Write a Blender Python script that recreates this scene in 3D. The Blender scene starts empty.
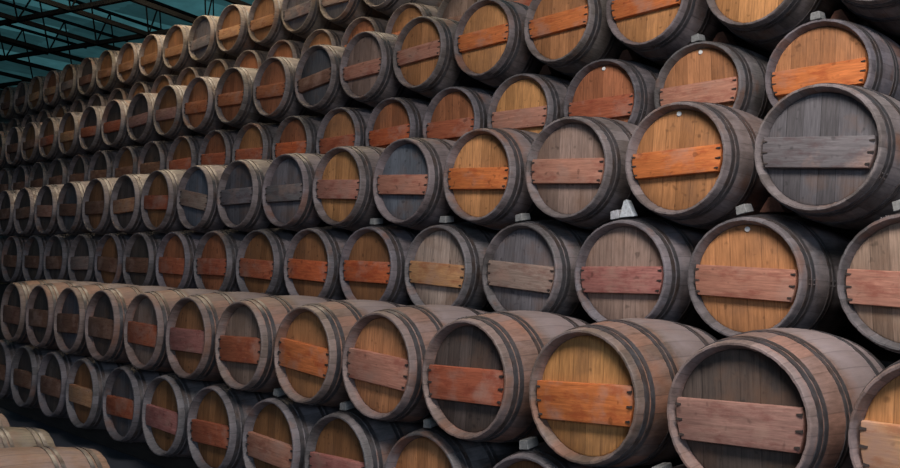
import bpy, bmesh, math, random
from mathutils import Vector, Matrix
S = bpy.context.scene
COL = S.collection
PI = math.pi

# ------------------------------------------------------------------ camera
EYE = 1.61
F_PX, YAW, PITCH, ROLL = 879.3, 0.7865, 0.0561, 0.0409
fw = Vector((-math.sin(YAW)*math.cos(PITCH), math.cos(YAW)*math.cos(PITCH), math.sin(PITCH)))
rt = Vector((math.cos(YAW), math.sin(YAW), 0))
up = rt.cross(fw)
r2 = rt*math.cos(ROLL) + up*math.sin(ROLL)
u2 = -rt*math.sin(ROLL) + up*math.cos(ROLL)
cam = bpy.data.cameras.new('camera')
cam.lens = F_PX/900*36; cam.sensor_width = 36; cam.clip_end = 200
co = bpy.data.objects.new('camera', cam); COL.objects.link(co)
co.matrix_world = Matrix(((r2.x, u2.x, -fw.x, 0), (r2.y, u2.y, -fw.y, 0), (r2.z, u2.z, -fw.z, EYE), (0, 0, 0, 1)))
S.camera = co

def to_px(p):
    q = Vector(p) - Vector((0, 0, EYE)); z = q.dot(fw)
    return 450 + F_PX*q.dot(r2)/z, 234 - F_PX*q.dot(u2)/z

# ------------------------------------------------------------------ materials
class NT:
    def __init__(s, name):
        s.m = bpy.data.materials.new(name); s.m.use_nodes = True
        s.t = s.m.node_tree; s.t.nodes.clear()
        s.out = s.n('ShaderNodeOutputMaterial'); s.b = s.n('ShaderNodeBsdfPrincipled')
        s.l(s.b.outputs[0], s.out.inputs[0])
    def n(s, k, **kw):
        o = s.t.nodes.new(k)
        for a, v in kw.items(): setattr(o, a, v)
        return o
    def l(s, a, b): s.t.links.new(a, b)
    def math(s, op, a, b=None, c=None):
        o = s.n('ShaderNodeMath', operation=op)
        for i, v in enumerate((a, b, c)):
            if v is None: continue
            if isinstance(v, (int, float)): o.inputs[i].default_value = v
            else: s.l(v, o.inputs[i])
        return o.outputs[0]
    def mix(s, mode, fac, a, b):
        o = s.n('ShaderNodeMix', data_type='RGBA', blend_type=mode)
        for i, v in ((0, fac), (6, a), (7, b)):
            if isinstance(v, (int, float)): o.inputs[i].default_value = v
            elif isinstance(v, tuple): o.inputs[i].default_value = (*v, 1) if len(v) == 3 else v
            else: s.l(v, o.inputs[i])
        return o.outputs[2]
    def ramp(s, fac, stops):
        o = s.n('ShaderNodeValToRGB'); e = o.color_ramp.elements
        while len(e) < len(stops): e.new(.5)
        for i, (p, c) in enumerate(stops):
            e[i].position = p; e[i].color = (c, c, c, 1) if isinstance(c, (int, float)) else (*c, 1)
        s.l(fac, o.inputs[0]); return o.outputs[0]
    def coords(s):
        tc = s.n('ShaderNodeTexCoord'); oi = s.n('ShaderNodeObjectInfo')
        s.info = oi
        va = s.n('ShaderNodeVectorMath', operation='MULTIPLY_ADD')
        s.l(oi.outputs['Random'], va.inputs[0]); va.inputs[1].default_value = (37, 53, 71)
        s.l(tc.outputs['Object'], va.inputs[2])
        s.obj = tc.outputs['Object']; s.off = va.outputs[0]
        return s.off
    def noise(s, scale, vec=None, sc=(1, 1, 1), detail=3, rough=.6):
        mp = s.n('ShaderNodeMapping'); mp.inputs['Scale'].default_value = sc
        s.l(vec if vec is not None else s.off, mp.inputs[0])
        o = s.n('ShaderNodeTexNoise'); o.inputs['Scale'].default_value = scale
        o.inputs['Detail'].default_value = detail; o.inputs['Roughness'].default_value = rough
        s.l(mp.outputs[0], o.inputs['Vector']); return o.outputs['Fac']
    def bump(s, h, strength=.3, dist=.01):
        o = s.n('ShaderNodeBump'); o.inputs['Strength'].default_value = strength; o.inputs['Distance'].default_value = dist
        s.l(h, o.inputs['Height']); s.l(o.outputs[0], s.b.inputs['Normal'])
    def base(s, c): s.l(c, s.b.inputs['Base Color'])
    def rough(s, v):
        if isinstance(v, (int, float)): s.b.inputs['Roughness'].default_value = v
        else: s.l(v, s.b.inputs['Roughness'])

def mat_board(name, vertical, board_w, stain, amount=.5):
    """Weathered oak boards: the tint is the object's own colour, varied board by board."""
    m = NT(name); m.coords()
    sx = m.n('ShaderNodeSeparateXYZ'); m.l(m.off, sx.inputs[0])
    so = m.n('ShaderNodeSeparateXYZ'); m.l(m.obj, so.inputs[0])
    col = m.info.outputs['Color']
    grain = m.noise(14, sc=(6, 6, .45) if vertical else (.45, 6, 6), detail=5, rough=.7)
    fine = m.noise(60, sc=(4, 4, .2) if vertical else (.2, 4, 4), detail=2)
    blot = m.noise(5, detail=4)
    c = m.mix('MULTIPLY', 1, col, m.ramp(grain, [(.25, .62), (.75, 1.3)]))
    c = m.mix('MULTIPLY', .6, c, m.ramp(fine, [(.3, .7), (.7, 1.2)]))
    if board_w:
        t = m.math('DIVIDE', so.outputs[0], board_w)
        cell = m.math('FLOOR', t)
        wn = m.n('ShaderNodeTexWhiteNoise', noise_dimensions='2D')
        cb = m.n('ShaderNodeCombineXYZ'); m.l(cell, cb.inputs[0]); m.l(m.info.outputs['Random'], cb.inputs[1]); m.l(cb.outputs[0], wn.inputs['Vector'])
        c = m.mix('MULTIPLY', 1, c, m.ramp(wn.outputs['Value'], [(0, (.74, .72, .7)), (1, (1.2, 1.2, 1.2))]))
        fr = m.math('ABSOLUTE', m.math('SUBTRACT', m.math('FRACT', t), .5))
        c = m.mix('MULTIPLY', 1, c, m.ramp(fr, [(.462, 1.0), (.497, .62)]))
        h = m.math('SUBTRACT', grain, m.math('MULTIPLY', m.ramp(fr, [(.46, 0.0), (.49, 1.0)]), 1.5))
    else:
        h = grain
    st = m.ramp(blot, [(.5, 0.0), (.72, 1.0)])
    c = m.mix('MIX', m.math('MULTIPLY', st, amount), c, stain)
    if not vertical:
        dk = m.ramp(m.noise(7, sc=(1, 2, 2.5), detail=5, rough=.7), [(.5, 0.0), (.66, .7)])
        c = m.mix('MIX', dk, c, m.mix('MULTIPLY', 1, col, (.62, .42, .42)))
    spots = m.noise(22, detail=1)
    c = m.mix('MULTIPLY', 1, c, m.ramp(spots, [(.24, .6), (.33, 1.0)]))
    m.base(c); m.rough(.78); m.b.inputs['Specular IOR Level'].default_value = .25
    m.bump(h, .25, .004); return m.m

def mat_staves(name, warm):
    m = NT(name); m.coords()
    so = m.n('ShaderNodeSeparateXYZ'); m.l(m.obj, so.inputs[0])
    ang = m.math('ARCTAN2', so.outputs[0], so.outputs[2])
    t = m.math('MULTIPLY', ang, 26/(2*PI))
    wn = m.n('ShaderNodeTexWhiteNoise', noise_dimensions='2D')
    cb = m.n('ShaderNodeCombineXYZ'); m.l(m.math('FLOOR', t), cb.inputs[0]); m.l(m.info.outputs['Random'], cb.inputs[1]); m.l(cb.outputs[0], wn.inputs['Vector'])
    fr = m.math('ABSOLUTE', m.math('SUBTRACT', m.math('FRACT', t), .5))
    grain = m.noise(16, sc=(5, .5, 5), detail=5, rough=.7)
    blot = m.noise(4.5, detail=5, rough=.7)
    c = m.mix('MULTIPLY', 1, m.info.outputs['Color'], m.ramp(wn.outputs['Value'], [(0, (.7, .66, .62)), (1, (1.22, 1.2, 1.18))]))
    c = m.mix('MULTIPLY', 1, c, m.ramp(grain, [(.25, .55), (.75, 1.3)]))
    c = m.mix('MIX', m.ramp(blot, [(.45, 0.0), (.7, .6)]), c, (.25, .205, .21))
    c = m.mix('MIX', m.ramp(m.noise(3, detail=4), [(.56, 0.0), (.68, .55)]), c, (.20, .085, .045))
    if warm:      # bare reddish wood at the head end, dust-grey beyond the quarter hoops
        wv = m.math('ADD', so.outputs[1], m.math('MULTIPLY', m.math('SUBTRACT', blot, .5), .16))
        c = m.mix('MIX', m.math('MULTIPLY', m.ramp(m.math('ADD', wv, .5), [(.06, .1), (.09, .62), (.29, .62), (.36, 0.0)]), m.ramp(wn.outputs['Value'], [(.1, .25), (.9, 1.0)])), c, m.mix('MULTIPLY', 1, (.26, .115, .07), m.ramp(grain, [(.25, .6), (.75, 1.25)])))
        c = m.mix('MIX', m.ramp(m.math('ADD', wv, .5), [(.33, 0.0), (.40, .45)]), c, (.26, .215, .22))
    c = m.mix('MULTIPLY', 1, c, m.ramp(fr, [(.45, 1.0), (.495, .66)]))
    m.base(c); m.rough(m.ramp(blot, [(.3, .5), (.7, .72)])); m.b.inputs['Specular IOR Level'].default_value = .4
    m.bump(grain, .3, .004); return m.m

def mat_hoop():
    m = NT('galvanised_hoop'); m.coords()
    n = m.noise(9, detail=4); r = m.noise(30, detail=3)
    c = m.mix('MIX', m.ramp(n, [(.42, 0.0), (.66, 1.0)]), (.115, .11, .117), (.085, .062, .054))
    c = m.mix('MULTIPLY', 1, c, m.ramp(r, [(.3, .7), (.7, 1.2)]))
    m.base(c); m.b.inputs['Metallic'].default_value = .6
    m.rough(m.ramp(n, [(.4, .33), (.7, .6)])); m.bump(r, .15, .003); return m.m

def mat_plain(name, a, b, scale=8, rough=.8, metal=0, bump=.2, sc=(1, 1, 1)):
    m = NT(name); m.coords()
    n = m.noise(scale, sc=sc, detail=5)
    m.base(m.mix('MIX', m.ramp(n, [(.3, 0.0), (.7, 1.0)]), a, b)); m.rough(rough); m.b.inputs['Specular IOR Level'].default_value = .08 if rough > .85 else .4
    m.b.inputs['Metallic'].default_value = metal; m.bump(n, bump, .006); return m.m

def mat_tint(name):
    m = NT(name); m.coords()
    n = m.noise(18, sc=(4, .6, 4), detail=4)
    m.base(m.mix('MULTIPLY', 1, m.info.outputs['Color'], m.ramp(n, [(.3, .65), (.7, 1.25)]))); m.rough(.8); m.bump(n, .25, .003); return m.m

def mat_roof():
    m = NT('teal_roof_sheet'); m.coords()
    so = m.n('ShaderNodeSeparateXYZ'); m.l(m.obj, so.inputs[0])
    cell = m.n('ShaderNodeCombineXYZ')
    m.l(m.math('FLOOR', m.math('DIVIDE', so.outputs[0], 1.05)), cell.inputs[0]); m.l(m.math('FLOOR', m.math('DIVIDE', so.outputs[1], 1.8)), cell.inputs[1])
    wn = m.n('ShaderNodeTexWhiteNoise', noise_dimensions='2D'); m.l(cell.outputs[0], wn.inputs['Vector'])
    dirt = m.noise(1.4, detail=5)
    k = m.mix('MULTIPLY', 1, m.ramp(wn.outputs['Value'], [(0, .6), (.75, 1.0), (.86, 1.05), (.9, 1.9)]), m.ramp(dirt, [(.3, .65), (.7, 1.15)]))
    c = m.mix('MULTIPLY', 1, (.085, .265, .285), k)
    m.base(c); m.rough(.6)
    tr = m.n('ShaderNodeBsdfTranslucent'); m.l(c, tr.inputs[0])
    mx = m.n('ShaderNodeMixShader'); mx.inputs[0].default_value = .5
    m.l(m.b.outputs[0], mx.inputs[1]); m.l(tr.outputs[0], mx.inputs[2]); m.l(mx.outputs[0], m.out.inputs[0])
    return m.m

M_HEAD = mat_board('head_boards', True, .083, (.16, .085, .05))
M_BAR = mat_board('crossbar_wood', False, 0, (.33, .20, .155), .75)
M_STAVE = mat_staves('weathered_staves', False); M_STAVE_WARM = mat_staves('worn_reddish_staves', True); M_HOOP = mat_hoop()
M_PEG = mat_plain('dark_peg', (.02, .016, .014), (.05, .035, .03), 30)
M_BUNG = mat_plain('white_tag', (.62, .62, .60), (.75, .75, .72), 30, .5)
M_CHOCK = mat_tint('chock_wood')
M_FLOOR = mat_plain('dark_floor', (.06, .066, .085), (.09, .095, .115), 2.2, .6)
M_WALL = mat_plain('grey_wall', (.09, .085, .08), (.13, .125, .12), 2, .9)
M_DARK = mat_plain('added_plinth', (.03, .028, .026), (.05, .047, .044), 3, .9)
M_STEEL = mat_plain('dark_steel', (.006, .007, .008), (.012, .012, .012), 6, .9, 0)
M_BEAM = mat_plain('bearer_timber', (.025, .021, .018), (.045, .036, .03), 12, .85, 0, .3, (.4, 4, 4))
M_ROOF = mat_roof()

# ------------------------------------------------------------------ helpers
def mesh(name, bm, m, smooth=True, angle=40):
    bmesh.ops.recalc_face_normals(bm, faces=bm.faces)
    me = bpy.data.meshes.new(name); bm.to_mesh(me); bm.free(); me.materials.append(m)
    for p in me.polygons: p.use_smooth = smooth
    if smooth:
        try: me.set_sharp_from_angle(angle=math.radians(angle))
        except Exception: pass
    return me

def put(name, me, parent=None, loc=(0, 0, 0), rot=(0, 0, 0)):
    o = bpy.data.objects.new(name, me); COL.objects.link(o)
    o.location = loc; o.rotation_euler = rot
    if parent: o.parent = parent
    return o

def tag(o, label, cat, group=None):
    o['label'] = label; o['category'] = cat
    if group: o['group'] = group
    return o

def struct(name, bm, m, smooth=False):
    o = put(name, mesh(name, bm, m, smooth)); o['kind'] = 'structure'; return o

def box(bm, lo, hi, rot=None, bev=0):
    g = bmesh.ops.create_cube(bm, size=1)['verts']
    for v in g:
        v.co = Vector([lo[i] + (v.co[i] + .5)*(hi[i] - lo[i]) for i in range(3)])
    if bev:
        es = list({e for v in g for e in v.link_edges})
        bmesh.ops.bevel(bm, geom=es, offset=bev, segments=2, affect='EDGES', profile=.5)
    return g

def bar_between(bm, a, b, w, h=None):
    a, b = Vector(a), Vector(b); h = h or w
    d = (b - a); L = d.length; d.normalize()
    s = d.cross(Vector((0, 0, 1)))
    s = s.normalized() if s.length > 1e-4 else Vector((1, 0, 0))
    t = s.cross(d)
    vs = [bm.verts.new(p + s*(w/2*i) + t*(h/2*j)) for p in (a, b) for i, j in ((-1, -1), (1, -1), (1, 1), (-1, 1))]
    for q in ((0, 1, 2, 3), (7, 6, 5, 4), (0, 4, 5, 1), (1, 5, 6, 2), (2, 6, 7, 3), (3, 7, 4, 0)):
        bm.faces.new([vs[i] for i in q])

# ------------------------------------------------------------------ the barrel
L, RH, RB = .95, .300, .351
def rad(y):                                   # y from -L/2 to L/2
    k = abs(y)/(L/2)
    return RB - (RB - RH)*k**1.75

def lathe(bm, prof, seg, groove=None, closed=False):
    rings = []
    for (r, y) in prof:
        ring = []
        for i in range(seg):
            rr = r
            if groove and i % groove == 0: rr = r - .0018
            a = 2*PI*i/seg
            ring.append(bm.verts.new((rr*math.sin(a), y, rr*math.cos(a))))
        rings.append(ring)
    n = len(rings)
    for j in range(n if closed else n - 1):
        A, B = rings[j], rings[(j+1) % n]
        for i in range(seg):
            bm.faces.new((A[i], A[(i+1) % seg], B[(i+1) % seg], B[i]))
    return rings

def staves_mesh():
    bm = bmesh.new(); h = L/2
    prof = [(.271, -h+.066), (.272, -h+.052), (.285, -h+.004), (.2875, -h), (.2965, -h), (.2995, -h+.003)]
    N = 18
    for i in range(N+1):
        y = -h + .010 + (L-.020)*i/N
        prof.append((rad(y), y))
    prof += [(.2995, h-.003), (.2965, h), (.2875, h), (.285, h-.004), (.272, h-.052), (.271, h-.066)]
    rings = lathe(bm, prof, 104, 4)
    for rg in (rings[0], rings[-1]):
        bm.faces.new(rg)
    return mesh('staves', bm, M_STAVE, True, 35)

def hoop_mesh(y0, y1):
    bm = bmesh.new(); pr = []
    for i in range(4):
        y = y0 + (y1-y0)*i/3; pr.append((rad(y) + .0035, y))
    pr += [(rad(y1) - .004, y1), (rad(y0) - .004, y0)]
    lathe(bm, pr, 72, None, True)
    # rivets where the hoop ends lap
    ym = (y0+y1)/2
    for da in (0, .07):
        a = .9 + da; r = rad(ym) + .004
        bmesh.ops.create_uvsphere(bm, u_segments=8, v_segments=5, radius=.0045, matrix=Matrix.Translation((r*math.sin(a), ym, r*math.cos(a))))
    return mesh('hoop', bm, M_HOOP, True, 35)

def head_mesh():
    bm = bmesh.new()
    lathe(bm, [(.0005, -L/2+.054), (.15, -L/2+.054), (.262, -L/2+.0545), (.2705, -L/2+.060)], 64)
    return mesh('head', bm, M_HEAD, True, 35)

BAR_Z0, BAR_Z1 = -.108, .052
def bar_mesh():
    """Crossbar wedged across the head, its ends cut to the chime's curve, arrises rounded off."""
    bm = bmesh.new()
    yb, yf = -L/2 + .0525, -L/2 + .016
    nz, nx = 8, 14
    def outline(ins):
        pts = []
        z0, z1 = BAR_Z0 + ins, BAR_Z1 - ins
        R = .2695 - ins
        for j in range(nz+1):
            z = z0 + (z1-z0)*j/nz; pts.append((math.sqrt(R*R - z*z), z))
        for j in range(nz, -1, -1):
            z = z0 + (z1-z0)*j/nz; pts.append((-math.sqrt(R*R - z*z), z))
        return pts
    loops = [[bm.verts.new((x, y, z)) for x, z in outline(ins)] for ins, y in ((0, yb), (0, yf+.006), (.0022, yf+.0016), (.006, yf))]
    for a, b in zip(loops, loops[1:]):
        n = len(a)
        for i in range(n): bm.faces.new((a[i], a[(i+1) % n], b[(i+1) % n], b[i]))
    bm.faces.new(loops[-1]); bm.faces.new(loops[0][::-1])
    return mesh('crossbar', bm, M_BAR, True, 30)

def peg_mesh(s, k):
    """Dark end notch pegged over the bar end: a short tapering key."""
    bm = bmesh.new()
    z = (-.088, -.03, .028)[k]; x1 = math.sqrt(.2705**2 - (abs(z)+.006)**2) - .001
    x0 = x1 - (.020, .028, .023)[k]
    y = -L/2
    vs = []
    for (x, hz, yy) in ((x0, .003, .0125), (x1, .0055, .009)):
        vs += [bm.verts.new((s*x, y+yy, z-hz)), bm.verts.new((s*x, y+yy, z+hz)), bm.verts.new((s*x, y+.018, z+hz)), bm.verts.new((s*x, y+.018, z-hz))]
    for q in ((0, 1, 2, 3), (7, 6, 5, 4), (0, 4, 5, 1), (1, 5, 6, 2), (2, 6, 7, 3), (3, 7, 4, 0)):
        bm.faces.new([vs[i] for i in q])
    return mesh('peg', bm, M_PEG, False)

def bung_mesh():
    bm = bmesh.new()
    r = .0135; y = -L/2 + .054
    rings = []
    for (q, yy) in ((r, y+.002), (r, y-.005), (r*.8, y-.008), (.0005, y-.0085)):
        rings.append([bm.verts.new((q*math.cos(2*PI*i/16), yy,   .246 + q*math.sin(2*PI*i/16))) for i in range(16)])
    for a, b in zip(rings, rings[1:]):
        for i in range(16): bm.faces.new((a[i], a[(i+1) % 16], b[(i+1) % 16], b[i]))
    return mesh('bung', bm, M_BUNG, True)

ME_ST = staves_mesh(); ME_STW = ME_ST.copy(); ME_STW.materials[0] = M_STAVE_WARM; ME_HD = head_mesh(); ME_BAR = bar_mesh(); ME_BUNG = bung_mesh()
HB = [(.046, .072), (.084, .108), (.236, .257), (.270, .291)]
ME_HOOP = [hoop_mesh(-L/2+a, -L/2+b) for a, b in HB] + [hoop_mesh(L/2-b, L/2-a) for a, b in HB]
ME_PEG = [peg_mesh(s, k) for s in (-1, 1) for k in range(3)]

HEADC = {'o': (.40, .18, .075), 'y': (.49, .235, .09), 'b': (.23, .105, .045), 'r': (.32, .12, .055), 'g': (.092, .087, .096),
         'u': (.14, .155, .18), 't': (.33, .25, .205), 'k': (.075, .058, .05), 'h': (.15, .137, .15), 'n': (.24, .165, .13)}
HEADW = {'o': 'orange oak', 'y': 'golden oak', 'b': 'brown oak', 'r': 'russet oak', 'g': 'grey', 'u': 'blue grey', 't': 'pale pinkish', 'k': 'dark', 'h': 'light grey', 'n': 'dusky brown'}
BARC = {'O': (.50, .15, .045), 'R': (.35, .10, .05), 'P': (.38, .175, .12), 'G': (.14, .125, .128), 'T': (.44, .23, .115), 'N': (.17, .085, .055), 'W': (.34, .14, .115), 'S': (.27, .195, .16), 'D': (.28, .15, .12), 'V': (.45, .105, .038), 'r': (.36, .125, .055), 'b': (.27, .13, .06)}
BARW = {'O': 'bright orange', 'R': 'red brown', 'P': 'pale pink', 'G': 'grey', 'T': 'tan', 'N': 'dark brown', 'W': 'worn reddish', 'S': 'dusty tan', 'D': 'dusty pink', 'V': 'vivid red', 'r': 'matching russet', 'b': 'matching brown'}

# rows bottom to top: depth of the heads, height of the axis above the eye, phase, codes {index: head+bar}, small measured shifts
SP = .7317
ROWS = [
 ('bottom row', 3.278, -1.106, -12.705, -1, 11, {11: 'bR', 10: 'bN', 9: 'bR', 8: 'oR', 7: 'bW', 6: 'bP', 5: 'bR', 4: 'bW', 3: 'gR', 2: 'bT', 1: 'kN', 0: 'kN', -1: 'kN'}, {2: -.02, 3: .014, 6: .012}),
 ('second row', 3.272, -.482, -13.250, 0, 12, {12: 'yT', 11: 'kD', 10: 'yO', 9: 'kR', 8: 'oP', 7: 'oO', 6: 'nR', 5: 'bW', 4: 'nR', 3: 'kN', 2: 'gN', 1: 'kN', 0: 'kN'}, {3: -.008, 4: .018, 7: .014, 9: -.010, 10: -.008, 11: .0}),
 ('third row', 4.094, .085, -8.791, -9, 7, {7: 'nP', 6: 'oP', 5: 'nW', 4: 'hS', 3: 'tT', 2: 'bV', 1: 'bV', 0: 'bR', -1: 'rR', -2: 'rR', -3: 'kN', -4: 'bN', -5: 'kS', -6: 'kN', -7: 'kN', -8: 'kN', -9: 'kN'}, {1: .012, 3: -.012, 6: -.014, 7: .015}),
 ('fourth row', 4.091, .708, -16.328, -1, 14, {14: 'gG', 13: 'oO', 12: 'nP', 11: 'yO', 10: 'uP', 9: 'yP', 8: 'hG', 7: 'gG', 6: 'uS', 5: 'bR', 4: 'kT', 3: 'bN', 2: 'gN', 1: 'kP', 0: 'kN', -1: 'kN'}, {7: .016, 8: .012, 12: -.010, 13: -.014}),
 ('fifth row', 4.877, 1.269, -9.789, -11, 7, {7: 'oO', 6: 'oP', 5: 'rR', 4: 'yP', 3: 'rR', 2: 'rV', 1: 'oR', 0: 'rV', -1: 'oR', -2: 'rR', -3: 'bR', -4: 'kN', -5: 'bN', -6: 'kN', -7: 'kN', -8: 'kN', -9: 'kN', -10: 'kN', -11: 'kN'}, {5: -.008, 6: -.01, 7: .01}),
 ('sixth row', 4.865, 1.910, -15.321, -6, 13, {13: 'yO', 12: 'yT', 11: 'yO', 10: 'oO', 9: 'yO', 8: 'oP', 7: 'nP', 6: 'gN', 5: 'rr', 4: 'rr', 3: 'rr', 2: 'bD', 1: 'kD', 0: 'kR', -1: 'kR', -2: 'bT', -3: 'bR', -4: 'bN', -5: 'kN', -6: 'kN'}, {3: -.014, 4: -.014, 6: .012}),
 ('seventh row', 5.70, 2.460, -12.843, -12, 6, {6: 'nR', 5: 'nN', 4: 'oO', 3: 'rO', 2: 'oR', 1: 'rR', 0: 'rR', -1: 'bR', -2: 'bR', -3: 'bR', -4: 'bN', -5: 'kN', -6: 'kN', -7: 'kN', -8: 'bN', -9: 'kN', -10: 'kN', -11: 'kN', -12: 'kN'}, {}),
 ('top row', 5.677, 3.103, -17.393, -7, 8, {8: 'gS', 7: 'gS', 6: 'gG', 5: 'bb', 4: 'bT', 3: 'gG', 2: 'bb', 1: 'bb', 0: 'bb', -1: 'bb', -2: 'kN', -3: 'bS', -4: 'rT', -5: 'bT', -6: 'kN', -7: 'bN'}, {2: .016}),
]
ROLLS = {('second row', 12): 0, ('second row', 11): -2.5, ('second row', 10): -3.5, ('second row', 9): -2, ('second row', 8): 3, ('second row', 7): 4, ('second row', 6): -2,
         ('third row', 7): 2, ('third row', 6): 2, ('third row', 5): -1, ('third row', 4): 4, ('third row', 3): 3, ('third row', 2): 1,
         ('fourth row', 14): 4, ('fourth row', 13): -1.5, ('fourth row', 12): 3, ('fourth row', 11): 2.5, ('fourth row', 10): 3, ('fourth row', 9): 3, ('fourth row', 8): 0, ('fourth row', 6): 9,
         ('fifth row', 7): -1, ('fifth row', 6): -1, ('sixth row', 11): -2, ('sixth row', 10): -2, ('sixth row', 8): -2, ('sixth row', 6): -6}
BARSZ = {'bottom row': (1.0, 0), 'second row': (1.08, .004), 'third row': (.96, 0), 'fourth row': (.9, .004), 'fifth row': (.92, -.005), 'sixth row': (.84, .018), 'seventh row': (.85, 0), 'top row': (.85, -.03)}
BUNGS = {('third row', 6), ('fourth row', 13), ('fifth row', 5), ('fifth row', 6)}
STC = {'bottom row': (.116, .108, .116), 'second row': (.165, .126, .114), 'third row': (.106, .099, .107), 'fourth row': (.142, .121, .121), 'fifth row': (.104, .097, .104), 'sixth row': (.138, .118, .113), 'seventh row': (.14, .115, .1), 'top row': (.15, .125, .105)}  # covered rows get darker, bluer staves: their shade put into the tint
ORD = 'first second third fourth fifth sixth seventh eighth ninth tenth eleventh twelfth thirteenth fourteenth fifteenth sixteenth seventeenth eighteenth nineteenth twentieth twenty-first twenty-second twenty-third'.split()
rnd = random.Random(11)

def barrel(x, yh, zc, head, bar, stc, roll, pegs, bung, flip=False, row=None, far_row=False):
    e = bpy.data.objects.new('wine_barrel', None); COL.objects.link(e)
    e.location = (x, yh + (-L/2 if flip else L/2), zc - RB); e.rotation_euler = (0, 0, PI if flip else 0)
    e.empty_display_size = .2
    loc, rot = (0, 0, RB), (0, math.radians(roll), 0)
    def var(c, a=.08):
        k = 1 + rnd.uniform(-a, a); return (c[0]*k, c[1]*k*(1+rnd.uniform(-.03, .03)), c[2]*k*(1+rnd.uniform(-.05, .05)), 1)
    o = put('staves', ME_STW if row == 'second row' else ME_ST, e, loc, (0, rnd.uniform(0, .24), 0)); o.color = var(stc, .18)
    ra = rnd.uniform(0, 6.28)
    for h in ME_HOOP: put('hoop', h, e, loc, (0, ra, 0))
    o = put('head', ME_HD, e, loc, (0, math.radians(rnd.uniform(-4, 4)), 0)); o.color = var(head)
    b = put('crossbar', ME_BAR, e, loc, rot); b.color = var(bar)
    k, dz = BARSZ.get(row, (1, 0)); dz = -.015 if far_row else dz; b.scale = (.985, 1, k*rnd.uniform(.95, 1.03)); b.location.z += dz + rnd.uniform(-.006, .006)
    if pegs:
        for p in ME_PEG: put('peg', p, b)
    if bung: put('bung', ME_BUNG, e, loc)['label'] = 'white bung'
    return e

BAR_AT = {}
for (row, yh, h, ph, i0, i1, codes, shift) in ROWS:
    for n, i in enumerate(range(i1, i0-1, -1)):
        x = (ph + i)*SP + shift.get(i, 0)
        if row in ('bottom row',): x = (ph + i)*SP + shift.get(i, 0)
        c = codes[i]
        far = to_px((x, yh, EYE + h))[0] < 190
        r = ROLLS.get((row, i), rnd.uniform(-2.5, 2.5))
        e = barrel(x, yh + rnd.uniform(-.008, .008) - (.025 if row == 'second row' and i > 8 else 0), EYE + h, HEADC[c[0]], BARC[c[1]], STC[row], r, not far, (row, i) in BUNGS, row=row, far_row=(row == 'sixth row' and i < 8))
        place = '%s from right in %s' % (ORD[n], row)
        if row == 'bottom row': place = '%s from right in bottom row' % ORD[n-1] if n > 1 else ('rightmost in bottom row' if n else 'below the photo edge in bottom row')
        if n == 0 and row != 'bottom row': place = 'rightmost in %s' % row
        tag(e, 'barrel with %s head and %s crossbar, %s' % (HEADW[c[0]], BARW[c[1]], place), 'barrel', 'barrels stacked in the %s' % row)
        BAR_AT[(row, i)] = (e, x, yh, EYE + h, n)

# three barrels across the aisle, heads turned to the stack
FG = [(-4.65, (.22, .135, .10), 'barrel across the aisle in bottom left corner, nearest of three, reddish staves'),
      (-5.38, (.19, .155, .12), 'barrel across the aisle at lower left, middle of three, pale greyish staves'),
      (-6.11, (.22, .14, .105), 'barrel across the aisle at left photo edge, farthest of three')]
for x, c, lab in FG:
    e = barrel(x, 2.05, RB, HEADC['b'], BARC['R'], c, 0, False, False, True)
    tag(e, lab, 'barrel', 'barrels across the aisle')

# ------------------------------------------------------------------ chocks between the barrels
CH_D = {'front': .09, 'rear': .12, 'tall': .05, 'slab': .06}
CH_W = {'front': .062, 'rear': .14, 'tall': .098, 'slab': .062}
def chock_mesh(kind):
    bm = bmesh.new()
    w0, w1, hh, d = {'front': (.060, .05, .046, .09), 'rear': (.14, .04, .085, .12), 'tall': (.098, .022, .098, .05), 'slab': (.062, .05, .050, .06)}[kind]
    vs = []
    for yy, k in ((0, 1), (d, .92)):
        vs += [bm.verts.new((-w0/2*k, yy, 0)), bm.verts.new((w0/2*k, yy, 0)), bm.verts.new((w1/2*k, yy + .006, hh*k)), bm.verts.new((-w1/2*k, yy + .006, hh*k*.94))]
    for q in ((0, 1, 2, 3), (7, 6, 5, 4), (0, 4, 5, 1), (1, 5, 6, 2), (2, 6, 7, 3), (3, 7, 4, 0)):
        bm.faces.new([vs[i] for i in q])
    bmesh.ops.bevel(bm, geom=list(bm.edges), offset=.003, segments=1, affect='EDGES')
    return mesh('wooden_chock', bm, M_CHOCK, False)
ME_CH = {k: chock_mesh(k) for k in ('front', 'rear', 'tall', 'slab')}
ROWNUM = {'bottom row': 'second', 'third row': 'fourth', 'fifth row': 'sixth', 'seventh row': 'top'}
def chock(row, i, kind, dx, dy, color, tilt, label):
    e, x, yh, zc, n = BAR_AT[(row, i)]
    dep = CH_D[kind]; ra, rb = rad(-L/2 + dy), rad(-L/2 + dy + dep)
    w = CH_W[kind]/2; k = math.sqrt(1 - (dx/ra)**2)
    r = max(ra, rb - .001) + .0052 + w*abs(math.sin(math.radians(tilt) - math.asin(dx/ra)))
    o = put('wooden_chock', ME_CH[kind], None, (x + dx, yh + dy, zc + k*(ra + r - max(ra, rb - .001)) + (.006 if kind != 'rear' else .003)), (math.atan2(rb - ra, dep), math.radians(tilt), 0))
    o.color = (*color, 1)
    if row == 'bottom row': n -= 1
    at = 'rightmost' if n == 0 else ORD[n] + '-from-right'
    tag(o, label % (at, row), 'wedge', 'chocks between the barrels')
GREY, BRN = (.19, .19, .185), (.24, .11, .075)
FL = 'grey wooden chock at front on top of %s barrel in %s'
RL = 'reddish brown wooden wedge deep on top of %s barrel in %s'
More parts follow.
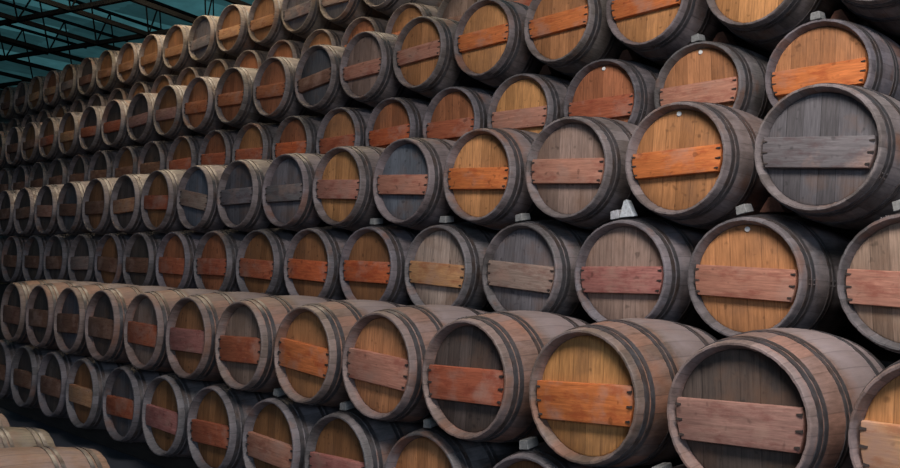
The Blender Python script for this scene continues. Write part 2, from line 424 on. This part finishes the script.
for row, items in (('bottom row', {10: (-.05, -8), 9: (-.06, -8), 8: (-.01, -6), 7: (-.01, -5), 6: (0, 4)}),
                   ('third row', {7: (-.045, -16), 6: (-.03, -14), 4: (-.05, -8), 3: (.015, 5), 2: (.0, 4)}),
                   ('fifth row', {7: (-.03, -4), 6: (-.035, -8)})):
    for i, (dx, tl) in items.items():
        chock(row, i, 'front', dx, .05, GREY, tl, FL)
chock('third row', 5, 'tall', .005, .05, (.5, .53, .55), -3, 'pale white upright wedge on top of %s barrel in %s')
chock('third row', 5, 'slab', -.078, .06, (.36, .36, .38), -8, 'pale split wood block beside white wedge on %s barrel in %s')
for row, i, dx in (('third row', 6, .01), ('fifth row', 7, 0), ('fifth row', 6, 0), ('fifth row', 5, 0), ('fifth row', 4, 0)):
    chock(row, i, 'rear', dx, .30, BRN, 0, RL)

# ------------------------------------------------------------------ the hall
bm = bmesh.new(); box(bm, (-27, -7, -.2), (8, 14, 0)); struct('floor', bm, M_FLOOR)
bm = bmesh.new()
for y0, y1, z1 in ((4.26, 9, EYE+.085-RB), (5.06, 9, EYE+1.269-RB), (5.87, 9, EYE+2.46-RB)):
    box(bm, (-25, y0, 0), (5, y1, z1 - .004))
struct('added_tiers', bm, M_DARK)  # unseen stepped mass, added to carry the back rows and stop light leaks
bm = bmesh.new(); box(bm, (-27, 14, 0), (8, 14.3, 9)); struct('wall_back', bm, M_WALL)
bm = bmesh.new(); box(bm, (-27.3, -7, 0), (-27, 14.3, 9)); struct('wall_left', bm, M_WALL)

# bearers under the bottom row
zb = EYE - 1.106 - RB - .004
for dy, lab in ((.28, 'front dark timber bearer under bottom row of barrels'), (.52, 'rear dark timber bearer under bottom row of barrels')):
    bm = bmesh.new(); w = .12
    box(bm, (-12, 3.278+dy, .001), (-1.2, 3.278+dy+w, EYE - 1.106 - max(rad(-L/2+dy-.01), rad(-L/2+dy+w+.01)) - .006), None, .008)
    tag(put('timber_bearer', mesh('timber_bearer', bm, M_BEAM, False)), lab, 'beam')

# roof: teal sheets over a steel space frame whose grid runs askew to the stacks
ZF = EYE + 4.0
bm = bmesh.new(); rows_ = []
xs = [-27.3 + .07*i for i in range(int(36/.07)+1)]
for y in (-7, 3, 14.3): rows_.append([bm.verts.new((x, y, ZF + 1.05 + .016*math.sin(2*PI*x/.28))) for x in xs])
for a, b in zip(rows_, rows_[1:]):
    for i in range(len(xs)-1): bm.faces.new((a[i], a[i+1], b[i+1], b[i]))
struct('ceiling', bm, M_ROOF, True)
TH = math.radians(14)
GU, GV = Vector((math.cos(TH), math.sin(TH), 0)), Vector((-math.sin(TH), math.cos(TH), 0))
U0, V0, PU, PV, RISE = -13.45, 8.4, 1.36, 1.5, .85
def node(i, j, top): return GU*(U0 + (i + .5*top)*PU) + GV*(V0 + (j + .5*top)*PV) + Vector((0, 0, ZF + RISE*top))
t = bpy.data.objects.new('roof_space_frame', None); COL.objects.link(t); base = node(0, 0, 0); t.location = base
def strut(name, a, b, w):
    bm = bmesh.new(); bar_between(bm, a - base, b - base, w); put(name, mesh(name, bm, M_STEEL, False), t)
I0, I1, J0, J1 = -8, 6, -6, 3
for i in range(I0, I1+1): strut('bottom_chord', node(i, J0, 0), node(i, J1, 0), .07)
for j in range(J0, J1+1): strut('bottom_chord', node(I0, j, 0), node(I1, j, 0), .07)
for i in range(I0, I1): strut('top_chord', node(i, J0, 1), node(i, J1-1, 1), .05)
for i in range(-6, 4):
    for j in range(-1, 2):
        for di, dj in ((0, 1), (1, 0)):
            strut('web', node(i, j, 1), node(i+di, j+dj, 0), .022)
tag(t, 'dark steel lattice frame under the teal roof at upper left', 'roof frame')

# ------------------------------------------------------------------ light
W = bpy.data.worlds.new('world'); S.world = W; W.use_nodes = True
bg = W.node_tree.nodes['Background']; bg.inputs[0].default_value = (.55, .72, 1, 1); bg.inputs[1].default_value = .13

def area(name, loc, aim, sx, sy, power, color):
    l = bpy.data.lights.new(name, 'AREA'); l.shape = 'RECTANGLE'; l.size = sx; l.size_y = sy; l.energy = power; l.color = color
    o = bpy.data.objects.new(name, l); COL.objects.link(o); o.location = loc
    o.rotation_euler = (Vector(aim) - Vector(loc)).to_track_quat('-Z', 'Y').to_euler()
    return o
area('skylight_front', (.2, .9, 5.4), (-.4, 2.8, 1.5), 3.4, 1.4, 465, (1, .92, .87))
area('skylight_over_stack', (-9.6, 5.3, 6.5), (-9.6, 5.3, 0), 6.5, 3.2, 330, (1, .80, .55))
area('cool_fill', (7.5, -4.5, 4.2), (-5, 3.5, 1.2), 4, 3, 360, (.58, .76, 1))  # added cool fill from behind the camera; no door stands there
sun = bpy.data.lights.new('sun', 'SUN'); sun.energy = 1.0; sun.angle = .2; sun.color = (1, .97, .92)
so = bpy.data.objects.new('sun', sun); COL.objects.link(so); so.location = (0, 0, 20)
S.view_settings.view_transform = 'Standard'; S.view_settings.look = 'None'
S.view_settings.gamma = 1; S.view_settings.exposure = 0; S.view_settings.use_curve_mapping = False
S.cycles.max_bounces = 5; S.cycles.diffuse_bounces = 3; S.cycles.use_denoising = True
